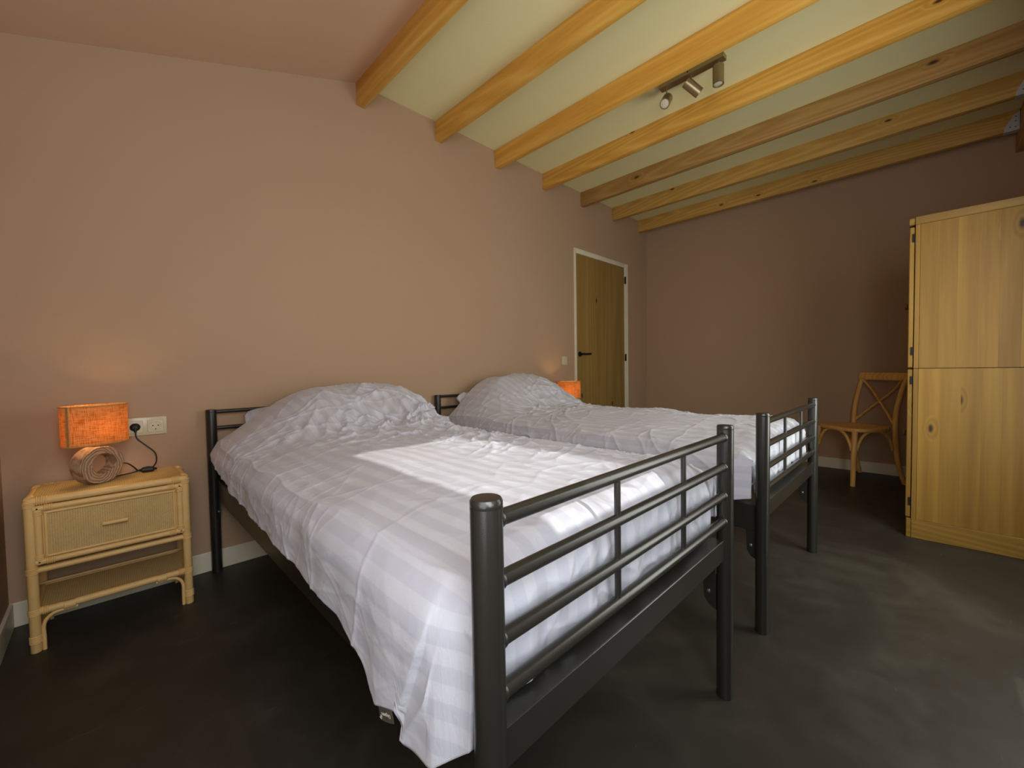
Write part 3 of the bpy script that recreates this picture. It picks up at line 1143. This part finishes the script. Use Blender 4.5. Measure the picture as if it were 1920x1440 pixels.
O1, O2, I2, I1 = oval(SZ0), oval(SZ1), oval(SZ1, -0.0015), oval(SZ0, -0.0015)
for A, B in ((O1, O2), (O2, I2), (I2, I1), (I1, O1)):
    for k_ in range(n):
        bm.faces.new((A[k_], A[(k_ + 1) % n], B[(k_ + 1) % n], B[k_]))
shade = obj('lamp_shade', bm, m_shade, lamp)
for z in (SZ0 + 0.003, SZ1 - 0.003):
    bm = NB()
    pts = [((SA + 0.0008) * math.cos(2 * PI * k_ / 48), (SB_ + 0.0008) * math.sin(2 * PI * k_ / 48), z) for k_ in range(48)]
    tube(bm, pts, 0.0024, 8, closed=True)
    obj('edge_tape', bm, m_trimtape, shade)
bm = NB()
th = math.radians(200)
sx_, sy_ = (SA + 0.001) * math.cos(th), (SB_ + 0.001) * math.sin(th)
box(bm, sx_ - 0.0015, sx_ + 0.0015, sy_ - 0.007, sy_ + 0.007, SZ0 + 0.002, SZ1 - 0.002)
obj('shade_seam', bm, m_trimtape, shade)
bm = NB()
for ang in (0, PI / 2):
    tube(bm, [((SA - 0.002) * math.cos(ang), (SB_ - 0.002) * math.sin(ang), SZ0 + 0.01), (0, 0, 2 * ORZ + 0.045), (-(SA - 0.002) * math.cos(ang), -(SB_ - 0.002) * math.sin(ang), SZ0 + 0.01)], 0.0016, 6)
obj('shade_carrier', bm, m_plastic, lamp)


def lampcord(root, pts_world, sw, plug):
    inv = Matrix.Translation(root.location) @ Matrix.Rotation(root.rotation_euler.z, 4, 'Z')
    inv = inv.inverted()
    L = lambda p: inv @ Vector(p)
    for pw in pts_world:
        obj('cord', tube(NB(), [L(p) for p in spline(pw, 10)], 0.0027, 8), m_cord, root)
    a, b_ = L(sw[0]), L(sw[1])
    d = (b_ - a).normalized()
    bm = NB()
    tube(bm, [a - d * 0.008, a, a + d * 0.006, b_ - d * 0.006, b_, b_ + d * 0.008], [0.004, 0.0055, 0.0115, 0.0115, 0.0055, 0.004], 14)
    tube(bm, [(a + b_) / 2 + Vector((0, 0, 0.008)) - d * 0.008, (a + b_) / 2 + Vector((0, 0, 0.008)) + d * 0.008], 0.006, 10)
    obj('cord_switch', bm, m_cord, root)
    p, = plug
    q = inv.to_3x3() @ Vector((0, -1, 0))
    bm = NB()
    lathe(bm, [(0.0185, 0.0), (0.0190, 0.006), (0.0150, 0.016), (0.0085, 0.022)], L(p), q, 20)
    tube(bm, [L((p[0], p[1] - 0.016, p[2])), L((p[0], p[1] - 0.020, p[2] - 0.022))], [0.008, 0.0042], 12)
    obj('plug', bm, m_cord, root)


ZS = NSH + 0.0118
lampcord(lamp,
         [[(0.079, -0.022, 0.722), (0.083, -0.024, 0.690), (0.112, -0.03, 0.655), (0.140, -0.04, 0.620), (0.142, -0.07, 0.585), (0.128, -0.085, 0.562), (0.134, -0.088, ZS)],
          [(0.085, -0.085, ZS), (0.060, -0.09, 0.552), (0.02, -0.10, 0.5495), (-0.01, -0.12, 0.5485), (-0.02, -0.135, 0.556), (-0.03, -0.15, 0.585)],
          [(0.080, -0.075, 0.553), (0.066, -0.06, 0.572), (0.045, -0.05, 0.590), (0.02, -0.05, 0.592)]],
         ((0.088, -0.086, ZS), (0.134, -0.088, ZS)), ((0.079, -0.004, 0.738),))
pl = bpy.data.lights.new('lamp_bulb_light', 'POINT')
pl.energy = 3.0
pl.color = (1, 0.70, 0.33)
pl.shadow_soft_size = 0.027
plo = bpy.data.objects.new('lamp_bulb_light', pl)
C.objects.link(plo)
plo.parent = lamp
plo.location = (0, 0, 0.222)
lamp2 = dup(lamp, (3.000, -0.170, NSH), math.radians(-50), 'lit orange linen lamp shade beside the door, behind the rear pillow')
for c_ in list(lamp2.children):                # its cord takes another way: back and down behind the table
    if c_.name.split('.')[0] in ('cord', 'cord_switch', 'plug'):
        bpy.data.objects.remove(c_)
inv2 = (Matrix.Translation(lamp2.location) @ Matrix.Rotation(lamp2.rotation_euler.z, 4, 'Z')).inverted()
obj('cord', tube(NB(), [inv2 @ Vector(p) for p in spline([(2.99, -0.12, 0.585), (2.985, -0.09, 0.552), (2.98, -0.05, 0.5485), (2.98, -0.020, 0.553), (2.98, -0.006, 0.530), (2.98, -0.005, 0.40), (2.98, -0.0045, 0.25)], 8)], 0.0027, 8), m_cord, lamp2)

# ------------------------------------------------------------------ sockets and switch
so = thing('wall_socket', 'cream double wall socket with one plug in it, right of the near lamp', 'socket', (0.112, 0, 0.739))
bm = NB()
box(bm, -0.0755, 0.0755, -0.010, -0.001, -0.0405, 0.0405, 0.003)
obj('cover_plate', bm, m_plastic, so)
for cx in (-0.034, 0.036):
    bm = NB()
    box(bm, cx - 0.0275, cx + 0.0275, -0.0125, -0.010, -0.0275, 0.0275, 0.0015, 1)
    md = obj('socket_insert', bm, m_plastic, so)
    bm = NB()
    lathe(bm, [(0.0215, 0), (0.0215, 0.0015), (0.0195, 0.0015), (0.0185, -0.0002)], (cx, -0.0125, 0), (0, -1, 0), 28, False)
    obj('rim', bm, m_plastic, md)
    bm = NB()
    for dx, dz in ((-0.0095, 0.001), (0.0095, 0.001), (0, -0.0145)):
        lathe(bm, [(0.0026, 0), (0.0026, 0.0006)], (cx + dx, -0.0125, dz), (0, -1, 0), 12)
    obj('pin_hole', bm, m_hole, md)
    for dz in (0.0185, -0.0185):
        obj('earth_contact', box(NB(), cx - 0.003, cx + 0.003, -0.0142, -0.0125, dz - 0.002, dz + 0.002), m_chrome, md)
sw = thing('light_switch', 'small cream light switch on the wall just left of the door', 'light switch', (3.152, 0, 1.048))
obj('cover_plate', box(NB(), -0.0405, 0.0405, -0.009, -0.001, -0.0405, 0.0405, 0.002), m_plastic, sw)
obj('rocker', box(NB(), -0.029, 0.029, -0.0135, -0.009, -0.029, 0.029, 0.002), m_plastic, sw)

# ------------------------------------------------------------------ ceiling spots
sp = thing('spot_bar', 'brushed bronze ceiling light bar with three spot heads between two beams', 'ceiling light', (2.548, -1.458, CZ))
obj('bar', box(NB(), -0.026, 0.026, -0.190, 0.190, -0.028, 0.0, 0.001, 1), m_spot, sp, False)
for y, pz, off, d in ((0.150, -0.085, 0.012, (-0.80, -0.16, -0.80)), (0.0, -0.072, 0.012, (0.55, -0.55, -0.63)), (-0.155, -0.050, 0.045, (0, 0, -1))):
    d = Vector(d).normalized()
    piv = Vector((0.0, y, pz))
    bm = NB()
    tube(bm, [(0, y, -0.026), piv], 0.0042, 10)
    lathe(bm, [(0.008, -0.004), (0.008, 0.004)], piv, (1, 0, 0), 12)
    ctr = piv + d * off + Vector((0, 0, -0.018 if d.z > -0.95 else -0.008))
    hd_bm = NB()
    lathe(hd_bm, [(0.026, -0.052), (0.030, -0.050), (0.030, 0.054), (0.0268, 0.054), (0.0258, 0.046), (0.010, 0.044)], ctr, d, 28)
    hd = obj('spot_head', hd_bm, m_spot, sp)
    obj('stem', bm, m_spot, hd)
    bm = NB()
    lathe(bm, [(0.0255, 0.0465), (0.019, 0.0490), (0.008, 0.0505)], ctr, d, 24)
    obj('lens', bm, m_spotlens, hd)
obj('screw', lathe(NB(), [(0.004, 0), (0.004, 0.002), (0.002, 0.003)], (-0.026, 0.01, -0.014), (-1, 0, 0), 10), m_hole, sp)

# ------------------------------------------------------------------ wardrobe
WX, WY, WH, WD, WL = 3.152, -2.42, 1.760, 0.60, 1.0
wd = thing('wardrobe', 'tall pine wardrobe seen from its knotty side, at the right edge', 'wardrobe', (WX, WY, 0))
PT = 0.042
# side panels of glued boards, upper and lower, on the side we see and the far side
edges_u = [0.0, 0.020, 0.092, 0.158, 0.230, 0.300, 0.372, 0.450, 0.520, 0.60]
edges_l = [0.0, 0.020, 0.105, 0.178, 0.250, 0.318, 0.400, 0.470, 0.540, 0.60]
for side in (0, 1):
    for ed, z0, z1 in ((edges_u, 0.9405, WH - PT - 0.001), (edges_l, 0.104, 0.9375)):
        for e0, e1 in zip(ed, ed[1:]):
            g = 0.0012 if e0 == 0.0 else 0.0
            xa, xb = (0.0035 if e0 > 0 else 0.001, 0.022) if side == 0 else (WL - 0.022, WL)
            obj('board', box(NB(), xa, xb, -e1 + g, -e0, z0, z1, 0.0002, 1), m_pine, wd, False)
bm = NB()
box(bm, 0.0, WL, -WD, 0.002, WH - PT, WH, 0.002, 1)
obj('top_board', bm, m_pine_h, wd, False)
obj('plinth', box(NB(), 0.0, WL, -WD, 0.0, 0.0, 0.103, 0.002, 1), m_pine_h, wd, False)
obj('back_panel', box(NB(), 0.02, WL - 0.02, -WD + 0.001, -WD + 0.012, 0.1, WH - PT), m_pine, wd, False)
obj('inner_floor', box(NB(), 0.02, WL - 0.02, -WD + 0.012, 0.0, 0.1, 0.12), m_pine, wd, False)
# doors on the front (+y) and their cornice
for x0, x1 in ((0.004, WL / 2 - 0.002), (WL / 2 + 0.002, WL - 0.004)):
    for z0, z1 in ((0.112, 0.934), (0.944, WH - PT - 0.01)):
        dd = obj('door', box(NB(), x0, x1, 0.004, 0.024, z0, z1, 0.003, 1), m_pine, wd, False)
        hxp = x1 - 0.04 if x0 < 0.1 else x0 + 0.04
        obj('knob', lathe(NB(), [(0.008, 0), (0.008, 0.012), (0.016, 0.02), (0.015, 0.028), (0.006, 0.032)], (hxp, 0.024, (z0 + z1) / 2), (0, 1, 0), 16), m_pine, dd)
        if x0 < 0.1:
            bm = NB()
            for zz in (z0 + 0.09, z1 - 0.06):
                box(bm, -0.002, 0.010, 0.0025, 0.012, zz - 0.022, zz + 0.022)
            obj('hinge', bm, m_hinge, dd)
obj('cornice', box(NB(), -0.002, WL + 0.002, 0.004, 0.026, WH - PT, WH - 0.006, 0.002, 1), m_pine_h, wd, False)
obj('skirting_board', box(NB(), 0.0, WL, 0.001, 0.020, 0.0, 0.106, 0.002, 1), m_pine_h, wd, False)

# ------------------------------------------------------------------ cross-back chair
ch = thing('cross_back_chair', 'honey wooden cross-back chair between the wardrobe and the far wall', 'chair', (4.462, -2.049, 0), math.radians(48.6))
SH = 0.455
# seat: rounded trapezoid, slightly dished
bm = NB()
n = 48
outl = []
for k_ in range(n):
    th = 2 * PI * k_ / n
    c, s = math.cos(th), math.sin(th)
    e = 0.62
    x = 0.205 * math.copysign(abs(c) ** e, c)
    y = 0.20 * math.copysign(abs(s) ** e, s)
    x *= 1 + 0.10 * (y / 0.2)
    outl.append((x, y))
rws = []
for sc, z in ((0.93, SH - 0.032), (0.985, SH - 0.028), (1.0, SH - 0.018), (0.985, SH - 0.004), (0.95, SH), (0.80, SH - 0.003), (0.4, SH - 0.008)):
    rws.append([bm.verts.new((x * sc, y * sc, z)) for x, y in outl])
for A, B in zip(rws, rws[1:]):
    for k_ in range(n):
        bm.faces.new((A[k_], A[(k_ + 1) % n], B[(k_ + 1) % n], B[k_]))
bm.faces.new(rws[0][::-1])
bm.faces.new(rws[-1])
obj('seat', bm, m_chair, ch)
for sx in (-1, 1):
    obj('leg', tube(NB(), [(sx * 0.200, 0.200, 0), (sx * 0.186, 0.180, 0.25), (sx * 0.178, 0.165, SH - 0.02)], [0.0165, 0.019, 0.0195], 14), m_chair, ch)
    pts = spline([(sx * 0.200, -0.238, 0), (sx * 0.192, -0.200, 0.12), (sx * 0.188, -0.172, 0.28), (sx * 0.186, -0.165, SH), (sx * 0.186, -0.175, 0.60), (sx * 0.190, -0.215, 0.76), (sx * 0.194, -0.262, 0.880)], 6)
    obj('back_leg', tube(NB(), pts, [0.0165 + 0.002 * math.sin(PI * i / (len(pts) - 1)) for i in range(len(pts))], 14), m_chair, ch)
# curved top rail
bm = NB()
pts = []
for k_ in range(15):
    u = k_ / 14 * 2 - 1
    pts.append((u * 0.215, -0.245 - 0.030 * (1 - u * u), 0.862))
A = []
for p in pts:
    th, hh = 0.011, 0.031
    A.append([bm.verts.new((p[0], p[1] + dy, p[2] + dz)) for dy, dz in ((th, -hh), (th * 1.2, 0), (th * 0.6 - 0.008, hh), (-th - 0.008, hh), (-th * 1.1, 0), (-th, -hh))])
for a_, b_ in zip(A, A[1:]):
    for k_ in range(6):
        bm.faces.new((a_[k_], a_[(k_ + 1) % 6], b_[(k_ + 1) % 6], b_[k_]))
bm.faces.new(A[0][::-1])
bm.faces.new(A[-1])
obj('top_rail', bm, m_chair, ch, True, 50)
for sx in (-1, 1):
    pts = spline([(sx * 0.182, -0.232, 0.845), (sx * 0.09, -0.243 + 0.004 * sx, 0.745), (0, -0.222 + 0.007 * sx, 0.660), (-sx * 0.10, -0.192 + 0.004 * sx, 0.560), (-sx * 0.178, -0.166, 0.475)], 5)
    obj('cross_slat', tube(NB(), pts, 0.0155, 12, flat=0.45), m_chair, ch)
obj('rivet', lathe(NB(), [(0.005, 0), (0.004, 0.003)], (0, -0.206, 0.662), (0, 1, 0), 10), m_hinge, ch)


def arch(p0, p1, top=0.425, low=0.275):
    p0, p1 = Vector(p0), Vector(p1)
    P = []
    for f, z in ((0, low), (0.06, low + 0.06), (0.18, top - 0.03), (0.34, top), (0.5, top + 0.004), (0.66, top), (0.82, top - 0.03), (0.94, low + 0.06), (1, low)):
        q = p0.lerp(p1, f)
        P.append((q.x, q.y, z))
    return tube(NB(), spline(P, 4), 0.0115, 12)


obj('arched_brace', arch((-0.164, 0.178, 0), (0.164, 0.178, 0)), m_chair, ch)
for sx in (-1, 1):
    obj('arched_brace', arch((sx * 0.182, 0.155, 0), (sx * 0.182, -0.150, 0)), m_chair, ch)

# ------------------------------------------------------------------ woven label on the front duvet's left hem
X1, A1, B1 = G1
hem = X1[:, 0]
i1 = int(np.argmin(np.abs(B1[:, 0] - 1.853)))
i0 = i1
while np.linalg.norm(hem[i1] - hem[i0]) < 0.041:
    i0 -= 1
p0, p1 = Vector(hem[i0].tolist()), Vector(hem[i1].tolist())
ex = (p0 - p1).normalized()                # the text runs from the foot towards the head ...
nrm = Vector((-1, 0, 0))
dn = nrm.cross(ex)
if dn.z > 0:
    dn = -dn
dn.normalize()                             # ... and hangs upside down
nrm = ex.cross(dn).normalized()
Lw, Lh = 0.041, 0.0185
MT = Matrix((ex, dn, nrm)).transposed().to_4x4()
MT.translation = p1 + nrm * 0.003 - dn * 0.002
bm = NB()
nx = 8
for sgn in (0, 1):
    pass
fr, bk = [], []
for j in (0, 1):
    fr.append([])
    bk.append([])
    for i in range(nx + 1):
        u = i / nx
        c = Vector((Lw * u, Lh * j, 0.0012 * math.sin(u * PI) * j))
        fr[j].append(bm.verts.new(MT @ c))
        bk[j].append(bm.verts.new(MT @ (c - Vector((0, 0, 0.0007)))))
for i in range(nx):
    bm.faces.new((fr[0][i], fr[0][i + 1], fr[1][i + 1], fr[1][i]))
    bm.faces.new((bk[0][i], bk[1][i], bk[1][i + 1], bk[0][i + 1]))
    for j in (0, 1):
        bm.faces.new((fr[j][i], fr[j][i + 1], bk[j][i + 1], bk[j][i]))
for i in (0, nx):
    bm.faces.new((fr[0][i], fr[1][i], bk[1][i], bk[0][i]))
lt = obj('woven_tag', bm, m_tag, dv1, True, 30)
lt['label'] = 'dark woven tag with light lettering'
tc = bpy.data.curves.new('lettering', 'FONT')
tc.body = 'Eleganza'
tc.size = 0.0080
tc.extrude = 0.0002
tmp = bpy.data.objects.new('lettering', tc)
C.objects.link(tmp)
dg = bpy.context.evaluated_depsgraph_get()
me = bpy.data.meshes.new_from_object(tmp.evaluated_get(dg))
bpy.data.objects.remove(tmp)
me.name = 'lettering'
me.transform(MT @ Matrix.Translation((0.0040, 0.0058, 0.0015)))
link('lettering', me, m_thread, lt, False)
bm = NB()
for rx_, ry_, ox in ((0.0034, 0.0024, 0.0), (0.0020, 0.0013, 0.0003), (0.0026, 0.0030, -0.0006)):
    tube(bm, [MT @ Vector((0.0345 + ox + rx_ * math.cos(t_ * PI / 12), 0.0128 + ry_ * math.sin(t_ * PI / 12), 0.0016)) for t_ in range(21)], 0.00028, 5)
em = obj('emblem', bm, m_thread, lt)
em['kind'] = 'stuff'
